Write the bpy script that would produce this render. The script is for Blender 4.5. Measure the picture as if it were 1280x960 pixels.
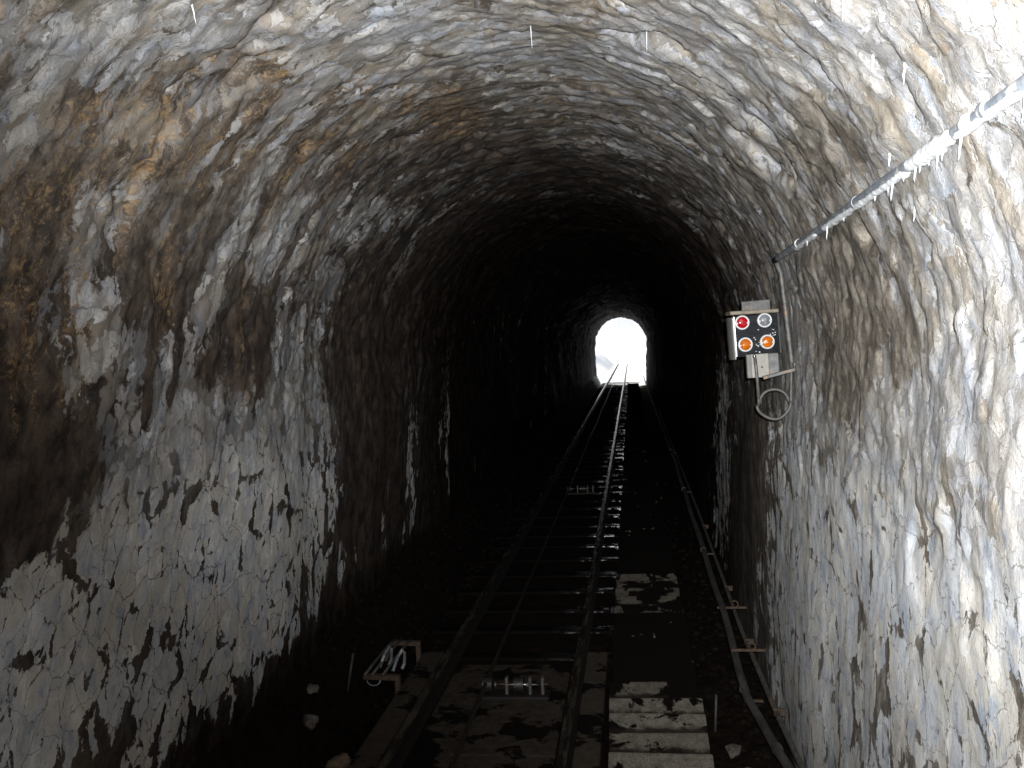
import bpy, bmesh, math, random
import numpy as np
from mathutils import Matrix, Vector
for o in list(bpy.data.objects): bpy.data.objects.remove(o)
SC = bpy.context.scene; COL = SC.collection
R = math.radians; PI = math.pi

FLASH_W, FLASH_AIM, EXPO = 4200., (.265, 1, .37), 0.0
# ---------------------------------------------------------------- camera, sky, sun, flash, exposure
SLOPE = 22.0                                   # the tunnel runs down hill at 22 degrees
M = Matrix.Translation((0, 0, 60)) @ Matrix.Rotation(R(-SLOPE), 4, 'X')   # tunnel frame -> world
MR = M.to_3x3()
cam_d = bpy.data.cameras.new('camera'); cam = bpy.data.objects.new('camera', cam_d); COL.objects.link(cam)
cam_d.sensor_width = 36; cam_d.lens = 36*1150/1280; cam_d.clip_start = .02; cam_d.clip_end = 6000
CR = Matrix(((0.99088, 0.03814, 0.12925), (0.12751, 0.0448, -0.99082), (-0.04359, 0.99827, 0.03953)))
cam.matrix_world = M @ CR.to_4x4()
SC.camera = cam

SUN_EL, SUN_AZ = 17.0, -14.0                   # azimuth from +Y towards +X
wd = bpy.data.worlds.new('World'); SC.world = wd; wd.use_nodes = True
nt = wd.node_tree; nt.nodes.clear()
sky = nt.nodes.new('ShaderNodeTexSky'); sky.sky_type = 'NISHITA'; sky.sun_disc = False
sky.sun_elevation = R(SUN_EL); sky.sun_rotation = R(SUN_AZ)
bg = nt.nodes.new('ShaderNodeBackground'); bg.inputs[1].default_value = .13
wo = nt.nodes.new('ShaderNodeOutputWorld')
nt.links.new(sky.outputs[0], bg.inputs[0]); nt.links.new(bg.outputs[0], wo.inputs[0])
sd = bpy.data.lights.new('sun', 'SUN'); sd.energy = 5; sd.angle = R(.5); sd.color = (1, .96, .9)
so = bpy.data.objects.new('sun', sd); COL.objects.link(so)
sv = Vector((math.sin(R(SUN_AZ))*math.cos(R(SUN_EL)), math.cos(R(SUN_AZ))*math.cos(R(SUN_EL)), math.sin(R(SUN_EL))))
so.rotation_euler = sv.to_track_quat('Z', 'Y').to_euler(); so.location = (0, 0, 90)
# the photographer's flash, a small lamp just above and beside the lens
fd = bpy.data.lights.new('camera_flash', 'SPOT'); fd.energy = FLASH_W; fd.shadow_soft_size = .012
fd.spot_size = R(116); fd.spot_blend = 1.0; fd.color = (.955, .98, 1)
fo = bpy.data.objects.new('camera_flash', fd); COL.objects.link(fo)
fo.matrix_world = M @ Matrix.Translation((.05, 0, .06)) @ Vector(FLASH_AIM).to_track_quat('-Z', 'Z').to_matrix().to_4x4()
vs = SC.view_settings; vs.view_transform = 'Standard'; vs.look = 'None'; vs.gamma = 1; vs.use_curve_mapping = False
vs.exposure = EXPO
cy = SC.cycles
cy.use_denoising = True; cy.denoiser = 'OPENIMAGEDENOISE'; cy.max_bounces = 6; cy.diffuse_bounces = 3
cy.glossy_bounces = 3; cy.transmission_bounces = 4; cy.sample_clamp_indirect = 4; cy.caustics_reflective = False; cy.caustics_refractive = False
try:
    cy.denoising_input_passes = 'RGB_ALBEDO_NORMAL'; cy.denoising_prefilter = 'ACCURATE'
except Exception: pass

# ---------------------------------------------------------------- numpy noise
def _h(ix, iy, seed):
    n = (ix.astype(np.int64)*374761393 + iy.astype(np.int64)*668265263 + seed*974634541) & 0xffffffff
    n = ((n ^ (n >> 13))*1274126177) & 0xffffffff
    n = ((n ^ (n >> 16))*2246822519) & 0xffffffff
    return ((n ^ (n >> 15)) & 0xffffff)/float(0xffffff)
def noise(x, y, seed=0):                        # gradient noise, about -1..1
    ix = np.floor(x); iy = np.floor(y); fx = x-ix; fy = y-iy
    u = fx*fx*fx*(fx*(fx*6-15)+10); v = fy*fy*fy*(fy*(fy*6-15)+10)
    def g(a, b):
        th = _h(ix+a, iy+b, seed)*2*PI
        return np.cos(th)*(fx-a)+np.sin(th)*(fy-b)
    n0 = g(0, 0)*(1-u)+g(1, 0)*u; n1 = g(0, 1)*(1-u)+g(1, 1)*u
    return (n0*(1-v)+n1*v)*1.5
def fbm(x, y, seed=0, oct=5, rough=.55):
    a = 1.; t = 0.; s = 0.
    for i in range(oct):
        s = s+a*noise(x*2**i, y*2**i, seed+i*17); t += a; a *= rough
    return s/t
def plates(x, y, seed=0):                       # stone plates: height with its own tilt, and distance to the border
    ix = np.floor(x); iy = np.floor(y)
    d1 = np.full(x.shape, 9.); d2 = np.full(x.shape, 9.); hgt = np.zeros(x.shape)
    for a in (-1, 0, 1):
        for b in (-1, 0, 1):
            cx = ix+a; cyy = iy+b
            dx = x-(cx+_h(cx, cyy, seed)); dy = y-(cyy+_h(cx, cyy, seed+1))
            d = np.sqrt(dx*dx+dy*dy)
            hh = _h(cx, cyy, seed+2)-.5+dx*(_h(cx, cyy, seed+3)-.5)*1.8+dy*(_h(cx, cyy, seed+4)-.5)*1.8
            new = d < d1
            d2 = np.where(new, d1, np.minimum(d2, d)); hgt = np.where(new, hh, hgt); d1 = np.where(new, d, d1)
    return hgt, d2-d1

# ---------------------------------------------------------------- tunnel profile (metres, lens at the origin, +Y down the tunnel)
RAD, XC, ZL = 1.65, -.62, -2.75
S_A = -ZL; S_B = S_A+PI*RAD; S_END = S_B-ZL     # left wall top, right wall top, right wall foot
def profile(s):                                 # arc length -> x, z, inward normal
    s = np.asarray(s, float)
    th = PI-(s-S_A)/RAD
    x = np.where(s < S_A, XC-RAD, np.where(s > S_B, XC+RAD-.06*(s-S_B), XC+RAD*np.cos(th)))
    z = np.where(s < S_A, ZL+s, np.where(s > S_B, -(s-S_B), RAD*np.sin(th)))
    nx = np.where(s < S_A, 1., np.where(s > S_B, -1., -np.cos(th)))
    nz = np.where((s < S_A) | (s > S_B), 0., -np.sin(th))
    return x, z, nx, nz
def wall_disp(t, s):                            # how far the rock stands in from the smooth profile
    x, z, nx, nz = profile(s)
    ts = t-.28*z                                # schist layers lean: their feet come towards the lens
    low = np.clip((np.minimum(s, S_END-s)-1.6)/1.2, 0, 1)      # plastered lower walls are smoother than the vault
    rub = np.clip((t-8)/4, 0, 1)
    d = .09*fbm(t*.5, s*.42, 3, 3)+(.008+.022*low+.02*rub)*fbm(ts*1.9, s*1.7, 9, 4)
    w1 = fbm(t*5, s*5, 31, 4)*.07; w2 = fbm(t*5, s*5, 37, 4)*.07
    h, e = plates((ts+w1)*3.1, (s+w2)*2.4, 51)
    d = d+(.0022+.012*low)*h-(.0015+.004*low)*np.clip(1-e/.08, 0, 1)
    h2, e2 = plates((ts+w2)*7.5, (s+w1)*5.6, 77)
    d = d+(.0016+.009*low)*h2-(.001+.003*low)*np.clip(1-e2/.12, 0, 1)
    h3, e3 = plates((ts+w1*.5)*15, (s+w2*.5)*11., 79)
    d = d+(.0005+.0055*low)*h3
    d = d+(.0025+.006*low)*fbm(ts*8, s*7, 13, 4, .65)
    # ragged pull-outs where slabs have dropped from the vault
    k = np.clip((fbm(ts*1.3+7, s*1.1, 91, 4)-.28)*9, 0, 1)*low
    d = d-.05*k
    d = d+.12*np.clip((t-54)/5, 0, 1)*fbm(t*.8, s*2.3, 95, 4)
    # the face was dressed back where the conduit and the signal hang
    side = np.clip((x-.2)/.2, 0, 1)
    line = np.interp(t, [0, 2.3, 6.0, 6.3], [.58, .56, .479, .47])
    g = side*np.clip(1.6-np.abs(z-line)/.07, 0, 1)*(t < 6.5)*(t > 0)
    g2 = side*np.clip((.62-z)/.1, 0, 1)*np.clip((z+.62)/.12, 0, 1)*np.clip((t-5.75)/.15, 0, 1)*np.clip((6.75-t)/.15, 0, 1)
    d = d-np.clip(g, 0, 1)*np.maximum(0, d-.0)-np.clip(g2, 0, 1)*np.maximum(0, d-.0+.0)
    return d
def wall_point(t, s, off=0.):
    x, z, nx, nz = profile(s); d = wall_disp(np.asarray(t, float), np.asarray(s, float))+off
    return x+nx*d, t, z+nz*d

# ---------------------------------------------------------------- scene helpers
def tag(o, label=None, cat=None, group=None, kind=None):
    if label: o['label'] = label
    if cat: o['category'] = cat
    if group: o['group'] = group
    if kind: o['kind'] = kind
    return o
def root(name, base, label, cat, group=None, rot=None):
    o = bpy.data.objects.new(name, None); COL.objects.link(o); o.empty_display_size = .1
    m = M @ Matrix.Translation(base)
    if rot: m = m @ rot
    o.matrix_world = m; o['_base'] = 1
    bpy.context.view_layer.update()
    del o['_base']
    return tag(o, label, cat, group)
def link(name, me, mat, parent=None, smooth=False):
    o = bpy.data.objects.new(name, me); COL.objects.link(o)
    if mat: me.materials.append(mat)
    if smooth:
        for p in me.polygons: p.use_smooth = True
    if parent: o.parent = parent
    return o
class MB:                                       # collects shapes into ONE mesh; coordinates are local to the thing's base
    def __init__(s): s.bm = bmesh.new()
    def box(s, c, size, rot=None, bevel=.004, seg=1):
        b = bmesh.new(); bmesh.ops.create_cube(b, size=1)
        bmesh.ops.scale(b, vec=size, verts=b.verts)
        if bevel: bmesh.ops.bevel(b, geom=b.edges[:], offset=min(bevel, min(size)*.4), segments=seg, profile=.7, affect='EDGES')
        m = Matrix.Translation(c)
        if rot is not None: m = m @ rot
        b.transform(m); s.merge(b); return s
    def merge(s, b):
        me = bpy.data.meshes.new('tmp'); b.to_mesh(me); b.free(); s.bm.from_mesh(me); bpy.data.meshes.remove(me)
    def cyl(s, a, b_, r, r2=None, n=16, bevel=0, caps=True):
        a = Vector(a); b_ = Vector(b_); d = b_-a
        b = bmesh.new(); bmesh.ops.create_cone(b, cap_ends=caps, segments=n, radius1=r, radius2=r if r2 is None else r2, depth=d.length)
        if bevel: bmesh.ops.bevel(b, geom=[e for e in b.edges if len(e.link_faces) == 2 and e.calc_face_angle(0) > .8], offset=bevel, segments=2, affect='EDGES')
        b.transform(Matrix.Translation((a+b_)/2) @ d.to_track_quat('Z', 'Y').to_matrix().to_4x4()); s.merge(b); return s
    def tube(s, pts, r, n=8, rough=0, seed=0, cap=True):   # swept tube along a polyline; r a number or a list
        pts = [Vector(p) for p in pts]; rs = r if isinstance(r, (list, tuple)) else [r]*len(pts)
        rnd = random.Random(seed); rings = []; up = Vector((0, 0, 1))
        for i, p in enumerate(pts):
            d = (pts[min(i+1, len(pts)-1)]-pts[max(i-1, 0)]).normalized()
            a = d.cross(up)
            if a.length < .05: a = d.cross(Vector((1, 0, 0)))
            a.normalize(); b = d.cross(a).normalized(); up = a.cross(d).normalized() if a.cross(d).length > 0 else up
            rings.append([s.bm.verts.new(p+(a*math.cos(2*PI*k/n)+b*math.sin(2*PI*k/n))*rs[i]*(1+rough*(rnd.random()-.5))) for k in range(n)])
        for i in range(len(rings)-1):
            for k in range(n): s.bm.faces.new((rings[i][k], rings[i][(k+1) % n], rings[i+1][(k+1) % n], rings[i+1][k]))
        if cap: s.bm.faces.new(rings[0]); s.bm.faces.new(rings[-1])
        return s
    def extrude(s, prof, pts, close=True):      # profile (x,z) swept along +Y through the y values in pts
        rings = [[s.bm.verts.new((x, y, z)) for x, z in prof] for y in pts]; n = len(prof)
        for i in range(len(rings)-1):
            for k in range(n if close else n-1): s.bm.faces.new((rings[i][k], rings[i][(k+1) % n], rings[i+1][(k+1) % n], rings[i+1][k]))
        if close: s.bm.faces.new(rings[0]); s.bm.faces.new(rings[-1])
        return s
    def stone(s, c, size, seed, sub=2, rough=.35, rot=None):
        rnd = random.Random(seed); b = bmesh.new(); bmesh.ops.create_icosphere(b, subdivisions=sub, radius=.5)
        ox, oy = rnd.random()*50, rnd.random()*50
        v = np.array([p.co[:] for p in b.verts])
        k = 1+rough*(noise(v[:, 0]*2.2+ox, v[:, 1]*2.2+v[:, 2]*1.7+oy, 5)+.5*noise(v[:, 0]*5+ox, v[:, 2]*5+v[:, 1]*3+oy, 6))
        for p, q in zip(b.verts, k): p.co = p.co*float(q)
        for _ in range(5):                       # broken flat faces
            nrm = Vector((rnd.gauss(0, 1), rnd.gauss(0, 1), rnd.gauss(0, 1))).normalized(); dd = .30+rnd.random()*.14
            for p in b.verts:
                e = p.co.dot(nrm)-dd
                if e > 0: p.co -= nrm*e
        m = Matrix.Translation(c)
        if rot is not None: m = m @ rot
        b.transform(m @ Matrix.Diagonal((*size, 1))); s.merge(b); return s
    def build(s, name, mat, parent=None, smooth=False, autosmooth=None):
        bmesh.ops.recalc_face_normals(s.bm, faces=s.bm.faces)
        me = bpy.data.meshes.new(name); s.bm.to_mesh(me); s.bm.free()
        o = link(name, me, mat, parent, smooth)
        if parent is None: o.matrix_world = M
        return o
def grid_mesh(name, X, Y, Z, uv=None, attrs=None):
    nr, nc = X.shape; me = bpy.data.meshes.new(name)
    co = np.stack([X, Y, Z], -1).reshape(-1, 3).astype(np.float32)
    idx = np.arange(nr*nc).reshape(nr, nc)
    f = np.stack([idx[:-1, :-1], idx[:-1, 1:], idx[1:, 1:], idx[1:, :-1]], -1).reshape(-1, 4)
    me.vertices.add(len(co)); me.vertices.foreach_set('co', co.ravel())
    me.loops.add(f.size); me.loops.foreach_set('vertex_index', f.ravel().astype(np.int32))
    me.polygons.add(len(f)); me.polygons.foreach_set('loop_start', (np.arange(len(f))*4).astype(np.int32))
    me.update(calc_edges=True)
    me.polygons.foreach_set('use_smooth', np.ones(len(f), bool))
    if uv is not None:
        l = me.uv_layers.new(name='wall'); u = np.stack(uv, -1).reshape(-1, 2)[f.ravel()]
        l.data.foreach_set('uv', u.ravel().astype(np.float32))
    for k, a in (attrs or {}).items():
        at = me.attributes.new(k, 'FLOAT', 'POINT'); at.data.foreach_set('value', a.ravel().astype(np.float32))
    me.validate(); return me

# ---------------------------------------------------------------- materials
class Mat:
    def __init__(s, name):
        s.m = bpy.data.materials.new(name); s.m.use_nodes = True; s.t = s.m.node_tree; s.t.nodes.clear()
        s.out = s.t.nodes.new('ShaderNodeOutputMaterial'); s.b = s.t.nodes.new('ShaderNodeBsdfPrincipled')
        s.t.links.new(s.b.outputs[0], s.out.inputs[0])
    def n(s, kind, **kw):
        nd = s.t.nodes.new(kind)
        for k, v in kw.items(): setattr(nd, k, v)
        return nd
    def put(s, sock, v):
        if v is None: return
        if hasattr(v, 'is_output') or isinstance(v, bpy.types.NodeSocket): s.t.links.new(v, sock)
        else: sock.default_value = (*v, 1) if isinstance(v, tuple) and len(v) == 3 and sock.type == 'RGBA' else v
    def math(s, op, a, b=None, c=None, clamp=False):
        nd = s.n('ShaderNodeMath', operation=op, use_clamp=clamp)
        for i, v in enumerate((a, b, c)): s.put(nd.inputs[i], v)
        return nd.outputs[0]
    def vec(s, op, a, b=None):
        nd = s.n('ShaderNodeVectorMath', operation=op); s.put(nd.inputs[0], a); s.put(nd.inputs[1], b); return nd.outputs[1 if op == 'DOT_PRODUCT' else 0]
    def noise(s, v, scale, detail=4, rough=.55, dim='3D', dist=0., col=False):
        nd = s.n('ShaderNodeTexNoise', noise_dimensions=dim); s.put(nd.inputs['Vector'], v)
        nd.inputs['Scale'].default_value = scale; nd.inputs['Detail'].default_value = detail
        nd.inputs['Roughness'].default_value = rough; nd.inputs['Distortion'].default_value = dist
        return nd.outputs['Color' if col else 'Fac']
    def vor(s, v, scale, feature='DISTANCE_TO_EDGE', out='Distance', dim='2D', rand=1.):
        nd = s.n('ShaderNodeTexVoronoi', feature=feature, voronoi_dimensions=dim); s.put(nd.inputs['Vector'], v)
        nd.inputs['Scale'].default_value = scale; nd.inputs['Randomness'].default_value = rand
        return nd.outputs[out]
    def step(s, v, a, b, x=0., y=1.):
        nd = s.n('ShaderNodeMapRange', interpolation_type='SMOOTHSTEP'); s.put(nd.inputs[0], v)
        for i, q in enumerate((a, b, x, y)): s.put(nd.inputs[i+1], q)
        return nd.outputs[0]
    def mix(s, f, a, b, mode='MIX'):
        nd = s.n('ShaderNodeMix', data_type='RGBA', blend_type=mode); s.put(nd.inputs[0], f); s.put(nd.inputs[6], a); s.put(nd.inputs[7], b)
        return nd.outputs[2]
    def attr(s, name): return s.n('ShaderNodeAttribute', attribute_name=name).outputs['Fac']
    def uv(s): return s.n('ShaderNodeUVMap', uv_map='wall').outputs[0]
    def obj(s): return s.n('ShaderNodeTexCoord').outputs['Object']
    def bump(s, h, dist=.01, strength=1., normal=None):
        nd = s.n('ShaderNodeBump'); nd.inputs['Distance'].default_value = dist; nd.inputs['Strength'].default_value = strength
        s.put(nd.inputs['Height'], h); s.put(nd.inputs['Normal'], normal); return nd.outputs[0]
    def set(s, **kw):
        for k, v in kw.items(): s.put(s.b.inputs[k.replace('_', ' ')], v)
        return s.m

def make_rock():
    m = Mat('limed_rock'); P = m.uv()
    A = m.attr('lime'); RU = m.attr('rust'); DR = m.attr('dry'); PL = m.attr('plaster')
    w = m.vec('SUBTRACT', m.noise(P, 7.0, 5, .65, '2D', col=True), (.5, .5, .5))
    P2 = m.vec('ADD', P, m.vec('MULTIPLY', w, (.10, .10, .0)))
    PS = m.vec('MULTIPLY', P2, (1., .74, 1.))                     # features drawn out along the arch
    # lime crust: large patches with torn edges, then flakes missing along the joints of the stones
    n1 = m.noise(PS, 3.0, 12, .66, '2D')
    lv = m.math('ADD', n1, m.math('MULTIPLY', m.math('SUBTRACT', A, .5), .62))
    patch = m.step(lv, .490, .506)
    thin = m.step(lv, .44, .56)
    v1 = m.vor(PS, 4.6); v2 = m.vor(m.vec('ADD', PS, (3.3, 7.1, 0.)), 10.)
    cw = m.noise(PS, 4.2, 5, .62, '2D')
    # joints open where the crust is thin
    wide = m.math('MULTIPLY', m.step(m.math('SUBTRACT', cw, m.math('MULTIPLY', m.math('SUBTRACT', A, .5), .13)), .40, .62), .24)
    j1 = m.step(m.math('SUBTRACT', v1, wide), -.004, .014)
    wide2 = m.math('MULTIPLY', m.step(m.math('SUBTRACT', m.noise(PS, 8., 8, .72, '2D'), m.math('MULTIPLY', m.math('SUBTRACT', A, .5), .11)), .47, .66), .20)
    j2 = m.step(m.math('SUBTRACT', v2, wide2), -.004, .014)
    pits = m.step(m.math('ADD', m.noise(PS, 17., 8, .72, '2D'), m.math('MULTIPLY', m.math('SUBTRACT', A, .5), .10)), .36, .40)
    lime = m.math('MULTIPLY', m.math('MULTIPLY', patch, j1), m.math('MULTIPLY', j2, pits))
    # colours
    fib = m.noise(m.vec('MULTIPLY', P2, (1., .16, 1.)), 40., 6, .72, '2D')    # fine schist fibres
    sp = m.noise(P, 85., 5, .75, '2D'); sp2 = m.noise(PS, 30., 7, .75, '2D')
    hue = m.noise(PS, 3.7, 7, .66, '2D'); hue2 = m.noise(m.vec('ADD', PS, (9., 2., 0.)), 8., 7, .66, '2D')
    lc = m.mix(m.step(hue, .42, .58), (.43, .405, .365), (.40, .412, .43))
    lc = m.mix(m.step(hue2, .54, .66), lc, (.27, .30, .35))
    lc = m.mix(m.step(hue2, .45, .33), lc, (.53, .515, .49))
    cellA = m.vec('DOT_PRODUCT', m.vor(m.vec('ADD', PS, (3.3, 7.1, 0.)), 10., 'F1', 'Color'), (1., 0., 0.))
    cellB = m.vec('DOT_PRODUCT', m.vor(m.vec('MULTIPLY', P2, (1., .6, 1.)), 22., 'F1', 'Color'), (0., 1., 0.))
    shard = m.math('MULTIPLY', m.step(PL, 0., 1., 1., .35), m.math('ADD', m.math('MULTIPLY', cellA, .50), m.math('MULTIPLY', cellB, .48)))
    lc = m.mix(shard, lc, (.14, .125, .105))
    lc = m.mix(m.math('MULTIPLY', m.step(fib, .42, .68, .0, .40), m.step(PL, 0., 1., 1., .4)), lc, (.16, .15, .14))
    lc = m.mix(m.math('MULTIPLY', m.step(sp2, .50, .68, 0., .45), m.step(PL, 0., 1., 1., .35)), lc, (.15, .13, .105))
    lc = m.mix(m.math('MULTIPLY', m.step(sp, .52, .68, 0., .35), m.step(PL, 0., 1., 1., .3)), lc, (.12, .11, .10))
    lc = m.mix(m.step(sp, .44, .30, 0., .2), lc, (.62, .61, .60))
    lc = m.mix(m.math('SUBTRACT', 1., thin), lc, (.17, .14, .11))
    lc = m.mix(m.step(PL, 0., .9, .55, 0.), lc, m.mix(1., lc, (.50, .50, .52), 'MULTIPLY'))     # lime colour darker up on the vault
    rn = m.noise(PS, 6.5, 9, .72, '2D')
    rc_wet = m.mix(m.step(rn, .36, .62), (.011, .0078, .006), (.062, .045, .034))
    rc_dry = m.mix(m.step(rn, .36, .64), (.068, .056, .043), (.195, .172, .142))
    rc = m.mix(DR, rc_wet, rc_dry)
    gs = m.step(m.noise(m.vec('MULTIPLY', P2, (1., .35, 1.)), 9., 9, .74, '2D'), .53, .60)
    gs = m.math('MULTIPLY', m.math('MULTIPLY', gs, m.step(A, .0, .3)), m.step(m.vec('DOT_PRODUCT', m.vor(PS, 13., 'F1', 'Color'), (0., 0., 1.)), .25, .75))
    rc = m.mix(m.math('MULTIPLY', gs, .75), rc, m.mix(DR, (.085, .088, .092), (.26, .265, .27)))
    rc = m.mix(m.math('MULTIPLY', cellB, .55), rc, m.mix(1., rc, (.40, .37, .35), 'MULTIPLY'))
    rc = m.mix(m.step(fib, .46, .68, 0., .6), rc, (.022, .018, .016))
    rc = m.mix(m.step(sp, .54, .68, 0., .6), rc, (.016, .012, .010))
    # ochre seepage, in threads and smears
    rr = m.noise(m.vec('MULTIPLY', P2, (1., .5, 1.)), 11., 9, .74, '2D')
    thread = m.step(m.math('ABSOLUTE', m.math('SUBTRACT', rr, .5)), .03, .0)
    smear = m.step(m.math('ADD', m.noise(PS, 7., 10, .76, '2D'), m.math('MULTIPLY', RU, .30)), .62, .80)
    rmask = m.math('MULTIPLY', m.math('MAXIMUM', m.math('MULTIPLY', thread, m.step(RU, .06, .5)), m.math('MULTIPLY', smear, .75)), m.step(sp2, .62, .42), clamp=True)
    ochre = m.mix(m.step(m.noise(P, 26., 7, .75, '2D'), .35, .65), (.11, .06, .026), (.29, .195, .10))
    wash = m.math('MULTIPLY', m.step(m.math('ADD', m.noise(PS, 5.1, 9, .74, '2D'), m.math('MULTIPLY', m.math('SUBTRACT', A, .5), .35)), .475, .525), m.math('MULTIPLY', m.step(A, .05, .35, 0., .55), m.step(PL, 0., .8, 1., .12)))
    rc = m.mix(wash, rc, m.mix(.5, rc, m.mix(m.step(hue, .4, .6), (.30, .265, .215), (.25, .26, .275))))
    rc = m.mix(m.attr('rock_dim'), rc, m.mix(1., rc, (.30, .28, .28), 'MULTIPLY'))  # rock colour dimmed with depth, painting in the falloff of light
    base = m.mix(lime, rc, lc)
    base = m.mix(m.math('MULTIPLY', rmask, m.math('SUBTRACT', 1.0, m.math('MULTIPLY', lime, .55)), clamp=True), base, ochre)
    # relief
    h = m.math('MULTIPLY', lime, .45)
    h = m.math('ADD', h, m.math('MULTIPLY', m.noise(PS, 14., 10, .72, '2D'), m.step(PL, 0., 1., 1.4, .8)))
    h = m.math('ADD', h, m.math('MULTIPLY', fib, .25))
    h = m.math('ADD', h, m.math('MULTIPLY', sp, .35))
    rg = m.math('SUBTRACT', .82, m.math('MULTIPLY', m.math('SUBTRACT', 1., lime), m.step(rn, .3, .7, .05, .25)))
    return m.set(Base_Color=base, Roughness=rg, Specular_IOR_Level=m.step(m.attr('rock_dim'), 0., 1., .2, .04), Normal=m.bump(m.math('ADD', h, m.math('MULTIPLY', cellB, m.step(PL, 0., 1., .8, .15))), .006, .85))

def simple(name, c1, c2, scale=20., rough=.6, metal=0., bump=.002, spec=.5, rough2=None, stretch=(1, 1, 1), c3=None, cut=(.35, .65)):
    m = Mat(name); P = m.vec('MULTIPLY', m.obj(), tuple(float(q) for q in stretch))
    n = m.noise(P, scale, 7, .65); c = m.mix(m.step(n, *cut), c1, c2)
    if c3: c = m.mix(m.step(m.noise(m.vec('ADD', P, (5., 1., 3.)), scale*.45, 7, .7), .54, .62), c, c3)
    r = rough if rough2 is None else m.step(n, .35, .65, rough, rough2)
    return m.set(Base_Color=c, Roughness=r, Metallic=metal, Specular_IOR_Level=spec, Normal=m.bump(n, bump, .8))

MAT = {}
def build_mats():
    MAT['rock'] = make_rock()
    MAT['mud'] = make_mud()
    MAT['rust'] = simple('rusty_steel', (.022, .012, .007), (.062, .035, .018), 40, .8, .1, .002)
    MAT['rail_side'] = simple('rail_rusty_side', (.004, .0028, .002), (.010, .0065, .0045), 30, .65, .3, .002)
    MAT['rail'] = simple('rail_steel', (.16, .14, .11), (.42, .37, .29), 9, .18, .95, .0001, rough2=.32, stretch=(3, .3, 3))
    MAT['zinc'] = simple('galvanised_steel', (.075, .085, .098), (.14, .15, .165), 30, .5, .1, .0008, c3=(.30, .28, .25))
    MAT['dull_zinc'] = simple('weathered_zinc', (.035, .0345, .033), (.08, .078, .072), 22, .6, .3, .001, c3=(.12, .08, .05))
    MAT['grey_plate'] = simple('grey_painted_plate', (.06, .056, .05), (.095, .09, .08), 16, .65, 0, .0008, c3=(.07, .048, .033))
    MAT['beige'] = simple('beige_plastic', (.10, .092, .072), (.135, .122, .098), 30, .55, 0, .0005, c3=(.11, .085, .06))
    MAT['black'] = simple('black_enamel', (.006, .0065, .008), (.011, .0115, .013), 20, .2, 0, .0001, .2, c3=(.018, .017, .016))
    MAT['bright'] = simple('polished_steel', (.05, .048, .043), (.09, .087, .078), 20, .35, .25, .0004, stretch=(1, 1, .2))
    MAT['ring'] = simple('white_bezel', (.34, .34, .33), (.42, .42, .41), 30, .35, 0, .0003)
    MAT['screw'] = simple('screw_steel', (.6, .6, .58), (.7, .7, .68), 30, .25, 1., .0003)
    MAT['cable'] = simple('grey_cable', (.028, .027, .024), (.05, .047, .042), 30, .6, 0, .0006)
    MAT['duct'] = simple('dusty_dark_pipe', (.010, .009, .0085), (.036, .032, .029), 18, .7, 0., .001, stretch=(1, .3, 1))
    MAT['rope'] = simple('greased_rope', (.012, .010, .009), (.035, .028, .022), 60, .45, .4, .002)
    MAT['ice'] = make_ice()
    MAT['crust'] = simple('lime_crust', (.28, .285, .29), (.45, .45, .445), 40, .55, 0, .004, c3=(.5, .5, .5))
    MAT['concrete'] = make_concrete('stained_concrete', (.085, .076, .063), (.16, .142, .118), .515, .283); MAT['dark_concrete'] = make_concrete('dark_concrete', (.15, .127, .097), (.26, .22, .17), .30)
    MAT['mid_concrete'] = make_concrete('half_dark_concrete', (.06, .052, .042), (.11, .096, .078), .43, .283)
    MAT['slab'] = make_concrete('grimy_slab', (.015, .0115, .009), (.040, .032, .026), .48)
    MAT['sleeper'] = make_sleeper()
    MAT['pale_stone'] = simple('pale_layered_stone', (.08, .052, .032), (.20, .145, .095), 9, .8, 0, .006, stretch=(1, 1, 5))
    MAT['grey_stone'] = simple('grey_stone', (.035, .028, .022), (.10, .086, .072), 9, .8, 0, .006)
    MAT['snow'] = simple('snow', (.82, .85, .89), (.90, .915, .93), 3, .7, 0, .02)
    MAT['dark_rock'] = simple('dark_cliff', (.05, .055, .06), (.16, .17, .18), 2, .8, 0, .05)
    MAT['red'] = make_lens('red_lens', (.26, .002, .005)); MAT['orange'] = make_lens('orange_lens', (.36, .085, .004)); MAT['clear'] = make_lens('clear_lens', (.13, .135, .145))
def make_ice():
    m = Mat('milky_ice'); n = m.noise(m.obj(), 30., 4, .6)
    return m.set(Base_Color=m.mix(n, (.22, .23, .24), (.38, .39, .40)), Roughness=.3, Specular_IOR_Level=.5, Subsurface_Weight=.0, Normal=m.bump(n, .002, .5))
def make_concrete(name, a, b, cut, tread=0.):
    m = Mat(name); P = m.obj()
    n = m.noise(P, 16., 8, .7); st = m.noise(P, 3.3, 9, .66, dist=.4); sp = m.noise(P, 120., 3, .7)
    c = m.mix(m.step(n, .35, .65), a, b)
    oi = m.n('ShaderNodeObjectInfo').outputs['Random']; c = m.mix(m.math('MULTIPLY', oi, .4), c, (.05, .042, .032))
    c = m.mix(m.step(sp, .50, .62, 0., .75), c, (.035, .027, .02))
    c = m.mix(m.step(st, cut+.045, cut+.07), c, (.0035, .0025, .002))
    if tread:                                    # shadow line between treads, painted as a dark band across each
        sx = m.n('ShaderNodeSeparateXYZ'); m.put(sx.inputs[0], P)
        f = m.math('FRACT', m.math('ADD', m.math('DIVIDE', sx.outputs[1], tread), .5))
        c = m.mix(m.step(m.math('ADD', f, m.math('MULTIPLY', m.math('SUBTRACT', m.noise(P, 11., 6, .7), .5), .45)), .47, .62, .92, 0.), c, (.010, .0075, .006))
    return m.set(Base_Color=c, Roughness=.9, Specular_IOR_Level=.06, Normal=m.bump(m.math('ADD', n, m.math('MULTIPLY', sp, .6)), .006, .9))
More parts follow.
